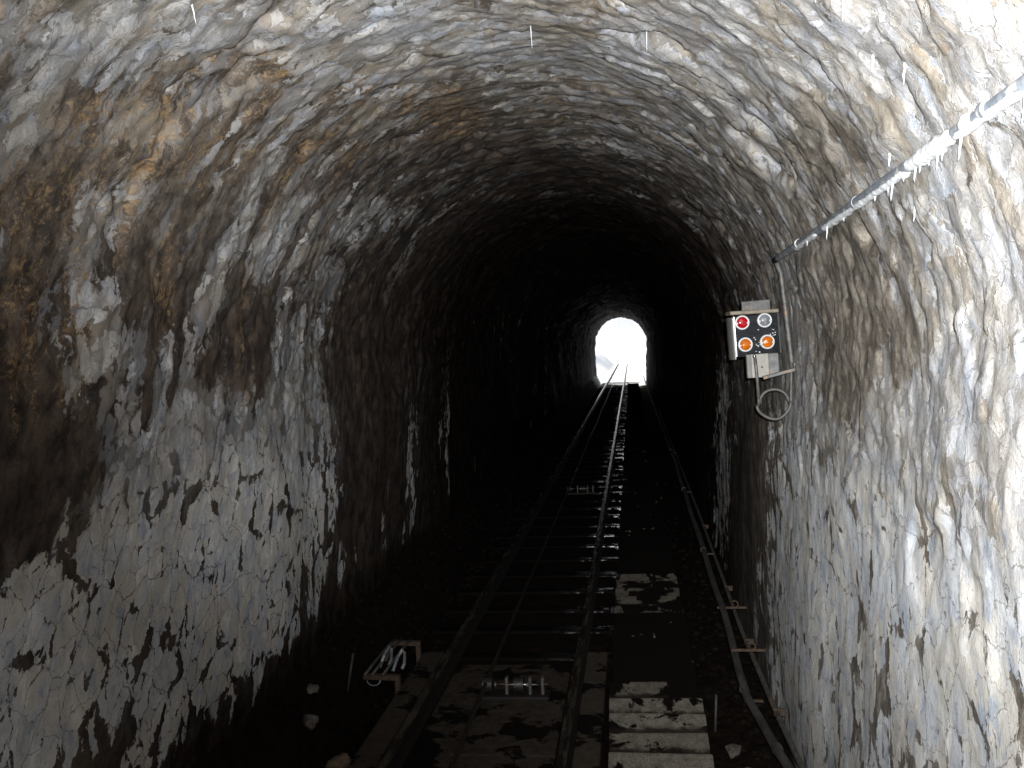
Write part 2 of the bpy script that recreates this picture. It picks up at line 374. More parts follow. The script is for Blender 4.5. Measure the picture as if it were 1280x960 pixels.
def make_sleeper():                              # wet, dirty sleepers: standing water shines, dirt does not
    m = Mat('wet_sleeper'); P = m.obj(); n = m.noise(P, 9., 6, .65); b = m.noise(P, 22., 5, .7)
    wet = m.step(m.math('ADD', m.math('MULTIPLY', n, .5), m.math('MULTIPLY', m.noise(P, 3.1, 3, .6), .5)), .47, .54)
    sx = m.n('ShaderNodeSeparateXYZ'); m.put(sx.inputs[0], P)
    wet = m.math('MULTIPLY', wet, m.step(m.math('ADD', sx.outputs[0], m.math('MULTIPLY', m.noise(P, 1.3, 4, .6), .5)), -.62, -.18, .10, 1.))   # water drips along the right rail
    sn = m.step(m.math('ADD', m.math('MULTIPLY', m.math('SUBTRACT', sx.outputs[1], 50.5), .05), m.noise(P, 1.9, 8, .7)), .50, .54)
    return m.set(Base_Color=m.mix(sn, m.mix(wet, (.005, .0036, .003), (.004, .0033, .003)), (.85, .87, .9)), Roughness=m.step(wet, 0., 1., .85, .22), Specular_IOR_Level=m.step(wet, 0., 1., .03, .7), Normal=m.bump(b, .006, .6))
def make_mud():                                  # dark rubble, with snow blown in at the mouth
    m = Mat('damp_brown_rubble'); P = m.obj(); n = m.noise(P, 14., 8, .7); n2 = m.noise(P, 4., 8, .7)
    c = m.mix(m.step(n, .35, .65), (.003, .002, .0015), (.011, .007, .0048)); c = m.mix(m.step(n2, .53, .62), c, (.008, .006, .0048))
    sx = m.n('ShaderNodeSeparateXYZ'); m.put(sx.inputs[0], P)
    sn = m.step(m.math('ADD', m.math('MULTIPLY', m.math('SUBTRACT', sx.outputs[1], 53.5), .05), m.noise(P, 1.6, 8, .7)), .50, .54)
    return m.set(Base_Color=m.mix(sn, c, (.85, .87, .9)), Roughness=.9, Specular_IOR_Level=.05, Normal=m.bump(n, .02, .8))
def make_lens(name, c):
    m = Mat(name); P = m.obj()
    v = m.math('ADD', .25, m.vec('DOT_PRODUCT', m.vor(P, 55., 'F1', 'Color', '3D'), (.8, 0., 0.))); d = m.vor(P, 55., 'F1', 'Distance', '3D')
    col = m.mix(.45, c, m.mix(1., c, v, 'MULTIPLY'))
    return m.set(Base_Color=col, Roughness=.12, Specular_IOR_Level=.6, Coat_Weight=.6, Coat_Roughness=.05, Normal=m.bump(d, .006, .6))
build_mats()
# stains on the walls in wall metres: (arc length, distance down the tunnel, two half-axes, weight)
LIME=[(1.87,4.82,-0.26,1.33,-0.57,-0.07,0.5),(2.08,5.96,-0.11,0.89,-0.64,-0.09,0.45),(1.54,3.55,-0.25,0.74,-0.36,-0.04,0.5),(1.44,3.12,-0.15,0.36,-0.23,-0.02,0.4),(1.22,5.17,-0.2,0.69,-0.32,-0.04,0.3),(2.39,4.42,-0.03,0.34,-0.2,-0.02,0.3),(1.88,3.97,-0.08,0.35,-0.22,-0.02,0.4),(2.34,3.31,-0.06,0.39,-0.31,-0.03,-0.6),(2.11,3.1,-0.04,0.17,-0.15,-0.01,-0.5),(2.21,7.7,-0.06,0.73,-1.03,-0.15,-0.6),(1.4,7.21,-0.1,0.54,-0.51,-0.09,-0.45),(0.9,6.43,-0.15,0.52,-0.28,-0.04,-0.3),(2.8,4.64,-0.01,0.65,-0.19,-0.01,-0.15),(2.79,5.26,-0.0,0.47,-0.33,-0.01,-0.25),(0.97,4.25,-0.16,0.4,-0.19,-0.02,-0.1),(2.88,3.74,0.0,0.15,-0.24,0.01,0.5),(2.65,3.52,-0.01,0.14,-0.2,-0.02,0.35),(2.8,4.15,-0.0,0.22,-0.19,-0.01,0.4),(3.42,5.26,0.03,0.31,-0.16,0.13,0.55),(2.97,4.68,0.01,0.23,-0.17,0.03,0.2),(3.3,6.37,0.03,0.41,-0.22,0.18,0.2),(2.73,5.9,-0.01,0.29,-0.32,-0.02,0.35),(1.82,8.74,-0.05,0.43,-0.54,-0.1,0.25),(1.55,11.06,-0.11,0.98,-0.77,-0.18,0.28),(2.48,9.93,-0.02,0.59,-0.53,-0.1,0.2),(0.87,17.0,-0.84,7.33,-1.74,-0.59,-0.5),(3.17,3.52,0.03,0.32,-0.13,0.04,-0.1),(5.07,4.83,0.49,0.35,-0.1,0.5,0.4),(4.61,4.41,0.17,0.28,-0.08,0.23,0.25),(4.24,3.51,0.23,0.47,-0.09,0.14,0.35),(3.9,2.89,0.09,0.22,-0.1,0.08,0.3),(3.63,3.01,0.03,0.11,-0.07,0.04,0.3),(3.92,3.31,0.08,0.24,-0.14,0.14,0.1),(3.91,3.62,0.11,0.34,-0.09,0.1,-0.25),(3.61,3.64,0.07,0.32,-0.08,0.06,-0.35),(3.4,3.23,0.04,0.27,-0.12,0.05,-0.2),(4.27,6.17,0.27,0.89,-0.18,0.5,-0.15),(4.9,5.94,0.13,0.17,-0.13,0.64,-0.35),(4.97,7.26,0.44,0.57,-0.11,0.73,-0.3),(5.37,8.64,0.65,0.11,-0.07,0.98,-0.2),(3.86,6.74,0.24,1.44,-0.14,0.27,0.15),(6.22,4.6,0.29,-0.39,0.03,0.7,0.45),(5.91,5.23,0.19,-0.17,-0.02,0.77,0.2),(6.69,3.77,0.21,-0.45,0.08,0.42,0.3),(7.15,2.94,0.16,-0.48,0.16,0.27,0.3),(7.26,2.34,0.06,-0.17,0.09,0.1,0.5),(6.69,4.93,0.2,-0.56,0.11,0.72,0.15),(6.12,6.99,0.38,-0.68,0.01,1.11,0.05),(5.81,4.53,0.16,-0.09,-0.01,0.23,-0.2),(7.95,4.56,0.0,-0.62,0.42,0.12,-0.75),(8.18,4.68,-0.02,-0.52,0.24,0.03,-0.5),(7.99,3.77,-0.0,-0.26,0.23,0.03,-0.6),(7.79,3.43,0.01,-0.22,0.1,0.04,-0.2),(8.22,4.09,-0.01,-0.12,0.21,0.02,0.45),(7.54,3.11,0.02,-0.14,0.06,0.05,-0.15),(7.15,4.01,0.11,-0.45,0.11,0.26,-0.35),(7.52,4.28,0.06,-0.54,0.1,0.12,-0.3),(8.5,3.25,-0.17,-1.02,0.63,0.05,0.55),(9.1,4.88,-0.28,-1.17,1.08,0.14,0.5),(7.91,2.92,0.01,-0.39,0.29,0.05,0.4),(9.01,2.93,-0.2,-0.53,0.3,0.02,0.5),(8.95,5.99,-0.11,-0.63,0.63,0.11,0.35),(10.01,5.64,-0.29,-0.77,0.52,0.08,0.4),(9.46,8.18,-0.14,-0.76,0.81,0.2,-0.8),(8.85,7.79,-0.08,-0.69,0.41,0.1,-0.4),(10.17,8.74,-0.19,-0.75,0.49,0.13,-0.7),(9.5,10.96,-0.19,-1.38,1.09,0.37,0.55),(9.56,13.95,-0.22,-1.93,1.65,0.73,-0.6),(9.61,20.71,-0.77,-9.66,3.03,2.39,-0.5),(11.71,10.01,-0.69,-1.83,0.69,0.2,-0.1),(8.47,11.08,-0.05,-1.2,0.58,0.21,0.2),(6.86,9.47,0.29,-1.95,0.28,2.49,0),(7.06,17.51,0.36,-5.86,0.66,6.79,-0.15),(5.02,13.22,0.89,1.44,-0.2,2.5,-0.3),(4.02,11.31,0.31,2.46,-0.52,2.04,-0.3),(3.32,10.99,0.1,2.36,-0.56,0.8,-0.25),(3.2,8.18,0.03,0.8,-0.5,0.39,-0.05)]
RUST=[(3.42,3.37,0.08,0.48,-0.15,0.08,0.4),(3.11,3.19,0.01,0.18,-0.18,0.04,0.35),(2.97,3.53,0.0,0.08,-0.26,0.03,0.7),(3.15,4.17,0.01,0.13,-0.23,0.08,0.7),(3.78,3.44,0.12,0.41,-0.12,0.11,0.4),(4.62,5.12,0.3,0.54,-0.11,0.37,0.4),(4.79,6.2,0.22,0.36,-0.11,0.5,0.5),(5.31,4.96,0.17,0.05,-0.06,0.38,0.3),(5.66,6.28,0.44,-0.21,-0.04,0.65,0.35),(2.81,3.16,-0.0,0.14,-0.18,-0.01,0.4),(3.79,4.11,0.12,0.51,-0.14,0.15,0.4),(4.18,5.36,0.22,0.72,-0.12,0.27,0.3),(6.39,4.02,0.07,-0.11,0.03,0.34,0.45),(7.12,2.73,0.02,-0.07,0.06,0.11,0.3),(7.12,2.59,0.02,-0.05,0.05,0.07,0.3),(4.27,4.1,0.13,0.31,-0.12,0.22,0.3),(5.93,4.45,0.16,-0.12,-0.01,0.33,0.4),(6.69,5.75,0.14,-0.46,0.07,0.49,0.2),(7.18,5.79,0.05,-0.33,0.11,0.36,0.3)]
ICICLES=[(6.706, 2.845, 0.16, 'long white icicle hanging from the upper right vault at the top of the picture'), (6.915, 2.389, 0.11, 'white icicle hanging from the vault right of the longest one'), (6.828, 2.911, 0.11, 'thin pale icicle with a dark tip hanging just right of the longest vault icicle'), (6.813, 2.736, 0.08, 'short pale icicle between the two longer vault icicles'), (7.112, 2.888, 0.08, 'short icicle on the right wall above the conduit crust'), (7.022, 3.022, 0.07, 'tiny icicle above the conduit, left of the crusted stretch'), (7.473, 3.224, 0.12, 'thin white icicle on the right wall below the conduit'), (5.525, 4.693, 0.14, 'thin pale icicle hanging from the middle of the vault'), (6.127, 4.417, 0.12, 'thin icicle on the vault halfway to the upper right'), (4.313, 3.356, 0.1, 'thin icicle high on the left vault'), (7.307, 3.308, 0.06, 'short icicle in the stain below the conduit')]
# ---------------------------------------------------------------- the tunnel
EXIT = 60.
def blobs(T, S, table):
    out = np.zeros_like(T)
    for s0, t0, as_, at_, bs, bt, w in table:
        det = as_*bt-at_*bs
        if abs(det) < 1e-4: continue
        ds = S-s0; dt = T-t0
        u = (ds*bt-dt*bs)/det; v = (as_*dt-at_*ds)/det
        q = u*u+v*v
        out += w*np.exp(-np.clip(q, 0, 30)**1.3*.8)
    return out
def build_tunnel():
    ts = np.concatenate([np.arange(-30, 1.4, .30), np.arange(1.4, 8, .018), np.arange(8, 14, .035), np.arange(14, 26, .08), np.arange(26, EXIT+.01, .16)])
    ss = np.linspace(0, S_END, 480)
    T, S = np.meshgrid(ts, ss, indexing='ij')
    x, z, nx, nz = profile(S); d = wall_disp(T, S)
    X = x+nx*d; Z = z+nz*d; Y = T.copy()
    tsh = T-.28*np.where(z < 0, z, z*.7)
    # where the lime crust sits (0..1), where ochre seeps, where the bare rock is dry
    left = S < 3.1; right = S > 7.2
    lime = np.full(T.shape, .50)
    foot = np.minimum(S, S_END-S)
    band = np.clip((2.45-S)/.35, 0, 1)*np.clip((S-.75)/.4, 0, 1)
    lime += .22*band*np.clip((8.5-T)/1.5, 0, 1)-.14*np.clip((T-8)/4, 0, 1)
    lime -= 1.0*np.clip((1.0-S)/.6, 0, 1)                        # bare dark foot of the left wall
    lime += .22*np.clip((S-7.4)/.8, 0, 1)*np.clip((7-T)/1.2, 0, 1)+.07*np.clip((S-5.)/.8, 0, 1)*np.clip((7.8-S)/.4, 0, 1)*np.clip((9-T)/3, 0, 1)
    lime -= .8*np.clip((S-(S_END-.32))/.15, 0, 1)
    lime += blobs(T, S, LIME)*1.0
    lime -= .16*np.clip((T-10)/4, 0, 1); rock_dim = np.maximum(np.clip((T-7.5)/4, 0, 1), np.clip((1.15-S)/.35, 0, 1)*.8)  # rock dimmed with depth as painted shade, and darker at the left foot
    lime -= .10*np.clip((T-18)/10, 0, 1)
    lime += 1.15*np.clip((T-6.5)/2.5, 0, 1)*np.clip((4.4-S)/1., 0, 1)*np.clip(fbm(tsh*1.5, S*.22, 411, 4, .6), -.3, .3)
    lime += .4*np.clip((T-7)/2.5, 0, 1)*np.clip((S-6.)/1., 0, 1)*fbm(tsh*1.3, S*.25, 421, 4, .6)
    lime -= .35*np.clip((T-24)/8, 0, 1)  # less pale crust by the exit, so daylight leaves no lit rim
    run = np.clip((S-2.2)/.4, 0, 1)*np.clip((4.6-S)/.5, 0, 1)*np.clip((6.5-T)/1.5, 0, 1)     # seepage runs down the left wall
    lime += run*1.0*fbm(tsh*3.0, S*.5, 431, 4, .6)-.04*run
    lime += .9*np.clip((1.75-S)/.5, 0, 1)*np.clip((3-S)/.2, 0, 1)*fbm(tsh*3.4, S*.35, 451, 4, .6)
    rust = blobs(T, S, RUST)+run*1.5*np.clip(fbm(T*4.2+3, S*.35, 441, 3, .55)-.08, 0, .5)
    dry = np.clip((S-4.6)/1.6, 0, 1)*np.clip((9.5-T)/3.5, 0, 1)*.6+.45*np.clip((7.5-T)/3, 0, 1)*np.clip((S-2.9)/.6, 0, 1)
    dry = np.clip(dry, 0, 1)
    plaster = np.clip((2.4-foot)/.6, 0, 1)
    me = grid_mesh('tunnel', X, Y, Z, (tsh, S), dict(lime=lime, rust=np.clip(rust, 0, 1), dry=dry, plaster=plaster, rock_dim=rock_dim))
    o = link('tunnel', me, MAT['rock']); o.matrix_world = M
    tag(o, 'long rough rock tunnel with flaking pale lime and brown seepage, daylight at its end', 'tunnel')
    return o
build_tunnel()

# ---------------------------------------------------------------- floor inside, snow outside
def floor_z(x, t):
    z = -2.60+.066*np.clip((x+2.0)/.2, 0, 1)*np.clip((-.22-x)/.06, 0, 1)+.62*np.clip((-1.98-x)/.32, 0, 1)**.8+.05*np.clip((x-.45)/.3, 0, 1)
    return z+.035*fbm(x*1.3, t*1.1, 201, 4)*np.clip((-1.85-x)/.2, .12, 1)+.03*fbm(x*5, t*5, 207, 3)*np.clip((-1.85-x)/.2, .3, 1)
def build_floor():
    ts = np.concatenate([np.arange(-30, 3.4, .3), np.arange(3.4, 12, .03), np.arange(12, 30, .10), np.arange(30, EXIT+.3, .3)])
    xs = np.linspace(-2.55, 1.12, 120)
    T, X = np.meshgrid(ts, xs, indexing='ij')
    o = link('tunnel_floor', grid_mesh('tunnel_floor', X, T, floor_z(X, T)), MAT['mud']); o.matrix_world = M
    tag(o, kind='structure')
build_floor()
def snow_z(x, y):                                # world heights, y along the valley
    d = y-EXIT*math.cos(R(SLOPE))
    y0 = EXIT*math.cos(R(SLOPE)); z0 = 60-EXIT*math.sin(R(SLOPE))-2.56*math.cos(R(SLOPE))-y0*0
    y0 = EXIT*math.cos(R(SLOPE))-2.56*math.sin(R(SLOPE)); 
    base = z0-(y-y0)*math.tan(R(SLOPE))
    run = 112.
    flat = z0-run*math.tan(R(SLOPE))
    k = 2.5; base = k*np.log(np.exp(np.clip(base/k, -200, 200))+np.exp(flat/k))     # the slope eases into the valley floor
    base = base+.004*np.clip(y-260, 0, None)**1.35*.6
    dd = y-y0
    env = np.clip((dd-2.0)/3, 0, 1)
    bank = 1.1*np.clip((-2.0-x)/2.2, 0, 1)**.8*np.clip((dd-3)/4, 0, 1)*np.clip((60-dd)/20, 0, 1)
    bank = bank+.8*np.clip((-1.75-x)/1.6, 0, 1)*np.clip((dd-22)/5, 0, 1)*np.clip((50-dd)/8, 0, 1)*(1+.4*noise(x*.6, y*.3, 5))
    rb = .5*np.clip((x-1.1)/1.2, 0, 1)*np.clip((dd-1)/4, 0, 1)
    ruff = (.10*fbm(x*.5, y*.5, 301, 4)+.05*fbm(x*1.5, y*1.5, 307, 3))*np.clip((np.abs(x+1)-.9)/.8, .12, 1)
    return base+bank+rb+ruff*env
def build_snow():
    y0 = EXIT*math.cos(R(SLOPE))-2.56*math.sin(R(SLOPE))
    a = y0-.3
    ys = np.concatenate([np.arange(a, a+70, .4), a+70+np.cumsum(np.linspace(.5, 60, 90))])
    xl = np.cumsum(np.linspace(.35, 45, 90)); xs = np.concatenate([-4-xl[::-1], np.arange(-4, 3.01, .14), 3+xl])
    Y, X = np.meshgrid(ys, xs, indexing='ij')
    Z = snow_z(X, Y)
    # the sheet starts inside the portal only between the walls
    o = link('snow_ground', grid_mesh('snow_ground', X, Y, Z), MAT['snow'])
    tag(o, kind='structure')
build_snow()

# ---------------------------------------------------------------- track
XL, XR, ZR = -1.53, -.49, -2.405                 # rail centres and the height of the rail head
SL_T = []
def build_track():
    t0 = root('railway_track', (0, 3, 0), 'single narrow gauge track of two steel rails on wet sleepers running down the tunnel', 'railway track')
    o3 = Vector((0, 3, 0))
    hw, H = .029, .115
    prof = [(-hw, 0), (-hw+.004, .004), (hw-.004, .004), (hw, 0), (hw, -.024), (.008, -.034), (.008, -H+.022), (.052, -H+.010), (.052, -H), (-.052, -H), (-.052, -H+.010), (-.008, -H+.022), (-.008, -.034), (-hw, -.024)]
    ys = [-6-3]+list(np.arange(0, 110, 2.))
    for xc in (XL, XR):
        m = MB(); m.extrude([(xc+a, ZR-.004+b) for a, b in prof], ys)
        r = m.build('rail', MAT['rail_side'], t0)
        r.data.materials.append(MAT['rail'])
        for p in r.data.polygons:
            if p.center.z > ZR-.006 and abs(p.normal.z) > .3: p.material_index = 1
    rnd = random.Random(4); t = 7.4; n = 0
    while t < EXIT-.2 and n < 96:
        m = MB(); w = .20+rnd.random()*.04
        lx, rx = XL-.30-rnd.random()*.06, XR+.26+rnd.random()*.05
        zt = ZR-.116+rnd.uniform(-.006, .004)
        m.box(((lx+rx)/2, t-3, zt-.06), (rx-lx, w, .12), Matrix.Rotation(rnd.uniform(-.02, .02), 4, 'Z') @ Matrix.Rotation(R(rnd.uniform(-6.5, -1.5)), 4, 'X'), .028, 3)
        m.build('sleeper', MAT['sleeper'], t0); SL_T.append(t)
        t += rnd.choice((.62, .66, .70, .74)); n += 1
    # near the lens the rails lie on concrete slabs with a seam between them
    for a, b in ((2.2, 5.52), (5.53, 7.15)):
        m = MB(); m.box(((XL+XR)/2, (a+b)/2-3, ZR-.16), (XR-XL-.13, b-a, .10), None, .012, 2); m.build('slab', MAT['slab'], t0)
    for xc, w in ((XL-.14, .17), (XR+.14, .16)):
        m = MB(); m.box((xc, 4.6-3, ZR-.095), (w, 5.2, .14), None, .012, 2); m.build('kerb', MAT['slab'], t0)
    return t0
build_track()
m = MB(); XRP = -1.13
pts = []
for t in np.arange(-4, EXIT+50, .5):
    pts.append((XRP+.01*math.sin(t*.5), t, ZR-.012-.02*(1-math.cos((t-6.5)*2*PI/9))*.5))
m.tube(pts, .016, 8); tag(m.build('haul_rope', MAT['rope'], None, True), 'dark greased steel haul rope lying lengthwise between the two rails', 'rope')
def roller(t, label):
    r = root('rope_roller', (-.92, t, ZR-.115), label, 'rope roller', 'rope rollers between the rails')
    MB().box((0, 0, .012), (.50, .16, .024), None, .004).build('base_plate', MAT['rail_side'], r)
    for x in (-.06, .11, .20):
        MB().box((x, 0, .075), (.022, .06, .135), None, .004).build('upright', MAT['dull_zinc'], r)
    MB().cyl((-.24, 0, .085), (.24, 0, .085), .009, n=12).build('axle', MAT['screw'], r, True)
    m = MB()
    for x in (-.20, .03):
        m = MB(); m.cyl((x-.03, 0, .085), (x+.03, 0, .085), .052, n=24, bevel=.006); m.cyl((x-.034, 0, .085), (x-.026, 0, .085), .062, n=24); m.cyl((x+.026, 0, .085), (x+.034, 0, .085), .062, n=24)
        m.build('wheel', MAT['rope'], r)
    for x in (-.15, .085): MB().cyl((x, -.0, .085), (x+.012, 0, .085), .018, n=12).build('collar', MAT['bright'], r)
roller(6.5, 'nearest rope roller, with grey uprights and a bright axle between the rails')
roller(15.5, 'second rope roller down the track, a dark shape between the rails in the shade')

# ---------------------------------------------------------------- stairs beside the track
def build_stairs():
    r = root('staircase', (0, 3, 0), 'long flight of worn stained concrete steps running down between the right rail and the wall', 'staircase')
    tilt = Matrix.Rotation(R(SLOPE), 4, 'X'); rnd = random.Random(8); far = MB()
    sp = .283; k = 0; t = 3.0
    while t < EXIT-5:
        wl, wr = -.235+rnd.uniform(-.012, .012), .385+rnd.uniform(-.012, .012)
        if 6.3 < t < 6.6: wr -= .22
        m = MB() if k < 98 else far
        c = Vector(((wl+wr)/2, t-3, -2.475+rnd.uniform(-.006, .006)))
        m.box(c+tilt.to_3x3() @ Vector((0, 0, -.09)), (wr-wl, sp/math.cos(R(SLOPE))*.94, .18), tilt @ Matrix.Rotation(rnd.uniform(-.015, .015), 4, 'Z'), .016, 2)
        if k < 98:
            o = m.build('step', MAT['concrete' if t < 6.3 else 'mid_concrete' if 8.2 < t < 9.6 or t < 6.5 else 'dark_concrete'], r)  # near steps pale, a short run farther on half dark, the rest almost black
        k += 1; t += sp
    tag(far.build('far_steps', MAT['dark_concrete'], r), kind='stuff')
build_stairs()

# ---------------------------------------------------------------- signal box on the right wall
def build_signal():
    rz = Matrix.Rotation(R(5), 4, 'Z') @ Matrix.Rotation(R(-2.5), 4, 'Y')
    r = root('signal_lamp', (.823, 6.2, .012), 'black four lens signal box with red, clear and two orange lenses on the right wall', 'signal lamp', None, rz)
    MB().box((0, .075, 0), (.286, .15, .272), None, .006, 2).build('housing', MAT['black'], r)
    m = MB()                                      # rounded bright side of the cover
    prof = [(-.140+.0-.032*math.sin(a)-.004, .066-.062*math.cos(a)) for a in np.linspace(0, PI, 14)]
    z0, z1 = -.150, .128
    rings = [[m.bm.verts.new((x, y, z)) for x, y in prof] for z in (z0, z0+.004, z1-.004, z1)]
    for i in range(3):
        for k in range(13): m.bm.faces.new((rings[i][k], rings[i][k+1], rings[i+1][k+1], rings[i+1][k]))
    m.bm.faces.new(rings[0]); m.bm.faces.new(rings[-1])
    m.build('side_cover', MAT['bright'], r, True)
    MB().box((-.01, .05, .152), (.315, .17, .024), Matrix.Rotation(R(1.5), 4, 'Y'), .004).build('top_plate', MAT['rust2'], r)
    MB().box((.04, .14, .185), (.19, .012, .09), None, .003).build('back_plate', MAT['dull_zinc'], r)
    MB().box((.155, .10, .0), (.014, .14, .27), None, .003).build('mounting_bracket', MAT['duct'], r)
    for (x, z, mt, lb) in ((-.089, .090, 'red', 'red lens'), (.057, .092, 'clear', 'clear lens'), (-.079, -.056, 'orange', 'left orange lens'), (.064, -.050, 'orange', 'right orange lens')):
        m = MB(); n = 36                          # dome lens
        b = bmesh.new(); bmesh.ops.create_uvsphere(b, u_segments=36, v_segments=18, radius=.038)
        bmesh.ops.delete(b, geom=[v for v in b.verts if v.co.z < -.001], context='VERTS')
        b.transform(Matrix.Translation((x, -.006, z)) @ Matrix.Rotation(PI/2, 4, 'X') @ Matrix.Diagonal((1, 1, .45, 1))); m.merge(b)
        le = m.build('lens', MAT[mt], r, True); le['label'] = lb
        m = MB(); prof = [(.037, .0), (.037, -.012), (.041, -.016), (.046, -.014), (.048, -.004), (.048, .002)]
        rings = [[m.bm.verts.new((x+q*math.cos(2*PI*k/n), y, z+q*math.sin(2*PI*k/n))) for k in range(n)] for q, y in prof]
        for i in range(len(rings)-1):
            for k in range(n): m.bm.faces.new((rings[i][k], rings[i][(k+1) % n], rings[i+1][(k+1) % n], rings[i+1][k]))
        for sx in (-1, 1): m.box((x+sx*.034, -.016, z-.004), (.013, .010, .012), None, .003)
        be = m.build('bezel', MAT['ring'], le, True)
    # scuffs of lime dust sit on the front as tiny flakes
    rnd = random.Random(3); m = MB()
    for _ in range(26):
        a = rnd.random()
        x = .135-.05*rnd.random() if a > .5 else rnd.uniform(-.03, .02); z = rnd.uniform(-.03, .03) if a > .5 else rnd.uniform(-.13, .04)
        m.stone((x, -.0005, z), (.006+.006*rnd.random(), .002, .005+.004*rnd.random()), rnd.randint(0, 999), 1)
    tag(m.build('lime_flakes', MAT['crust'], r), kind='stuff')
def build_junction():
    r = root('junction_box', (.795, 5.99, -.184), 'small beige junction box with looped grey cable hanging below the signal lenses', 'junction box', None, Matrix.Rotation(R(-1.5), 4, 'Y'))
    b = MB().box((.005, .05, 0), (.135, .075, .150), None, .004, 2).build('body', MAT['beige'], r)
    MB().box((-.052, .008, .0), (.030, .018, .150), None, .003).build('lid_flange', MAT['grey_plate'], r)
    MB().box((.105, .06, -.0), (.065, .06, .150), None, .004).build('side_plate', MAT['dull_zinc'], r)
    MB().cyl((-.018, .004, .062), (-.018, -.012, .062), .012, n=14, bevel=.004).build('screw', MAT['screw'], r, True)
    MB().cyl((.028, .013, -.01), (.028, .004, -.01), .006, n=10, bevel=.002).build('rivet', MAT['rust'], r, True)
    m = MB(); m.tube([(-.014, .0, .05), (-.012, -.004, 0), (-.008, -.004, -.10), (-.006, 0, -.205)], .0105, 10); m.build('cable_sleeve', MAT['dull_zinc'], r, True)
    pts = [(-.006, .0, -.20), (-.006, .01, -.25)]
    for a in np.linspace(180, 372, 30): pts.append((.092+.100*math.cos(R(a))*(1+.10*math.sin(R(2*a)+.6)), .02+.00005*a, -.235+.085*math.sin(R(a))*(1+.16*math.sin(R(a)+2.6))-.016))
    pts += [(.206, .05, -.15), (.214, .06, -.06), (.216, .06, .02)]
    m = MB(); m.tube(pts, .0105, 10); m.build('outer_cable', MAT['cable'], r, True)
    pts = [(.005, .02, -.245)]+[(.092+.088*math.cos(R(a)), .028, -.235+.078*math.sin(R(a))) for a in np.linspace(168, 8, 26)]+[(.19, .03, -.25)]
    m = MB(); m.tube(pts, .0105, 10); m.build('inner_cable', MAT['cable'], r, True)
    b = root('bracket_bar', (.925, 5.96, -.236), 'flat grey steel bar sticking out of the wall above the cable loop', 'bracket')
    MB().box((0, 0, 0), (.215, .03, .022), Matrix.Rotation(R(-13.5), 4, 'Y'), .003).build('bar', MAT['dull_zinc'], b)
    MB().box((.10, .02, .035), (.02, .05, .06), Matrix.Rotation(R(-13.5), 4, 'Y'), .003).build('foot', MAT['grey_plate'], b)
MAT['rust2'] = simple('stained_tin', (.09, .07, .047), (.14, .115, .085), 14, .7, .1, .001, c3=(.07, .038, .018))
build_signal(); build_junction()

# ---------------------------------------------------------------- conduits and pipes
def S_of(x, z):                                   # arc length of a wall point
    return S_B-z if z <= 0 else S_A+RAD*(PI-math.atan2(z, x-XC))
def build_conduit():
    r = root('wall_conduit', (0, 3, 0), 'galvanised conduit with white crust running along the upper right wall and turning down', 'conduit')
    xm = .93
    zl = lambda t: float(np.interp(t, [.3, 2.3, 6.0], [.60, .56, .479]))
    m = MB(); m.tube([(xm+.004*math.sin(t*3), t-3, zl(t)) for t in np.arange(.3, 6.01, .15)], .021, 16); m.build('pipe', MAT['zinc'], r, True)
    c0 = Vector((xm, 3.0, zl(6.0)))
    down = [c0+Vector((0, -.02, .004)), c0+Vector((.004, .0, -.012)), c0+Vector((.012, .01, -.04))]+[c0+Vector((.03+.09*q, .02, -.08-q)) for q in np.linspace(0, .62, 12)]
    m = MB(); m.tube(down, .016, 12); m.build('down_pipe', MAT['dull_zinc'], r, True)
    m = MB(); m.tube([p+Vector((.045, .04, 0)) for p in down[2:]], .014, 10); m.build('thin_down_pipe', MAT['dull_zinc'], r, True)
    for t in (5.2, 3.9, 2.52):
        k = Vector((xm, t-3, zl(t)))
        m = MB(); m.cyl(k+Vector((0, -.014, 0)), k+Vector((0, .014, 0)), .0265, n=20); m.box(k+Vector((.035, 0, .02)), (.06, .028, .012), None, .003); m.build('clamp', MAT['zinc'], r)
    # crust of lime and ice grown over the pipe
    for a, b, r0, dz in ((2.60, 2.69, .031, 0.), (2.76, 3.20, .030, -.004), (3.20, 4.55, .019, -.013), (2.30, 2.76, .016, -.015), (4.7, 5.3, .016, -.014)):
        ts = np.arange(a, b+.001, .012); q = fbm(ts*9, ts*0+a, 61, 4, .6); pts = []; rs = []
        end = np.minimum(1, np.minimum(ts-a, b-ts)/.04)
        for t, u, e in zip(ts, q, end):
            pts.append((xm-.003+.006*u, t-3, zl(t)+dz)); rs.append(float(max(.004, r0*.86*(1+.5*u)*(.5+.5*e))))
        m = MB(); m.tube(pts, rs, 14, .22, int(a*100)); m.build('lime_crust', MAT['crust'], r, True)
    return xm, zl
XM, KN = build_conduit()
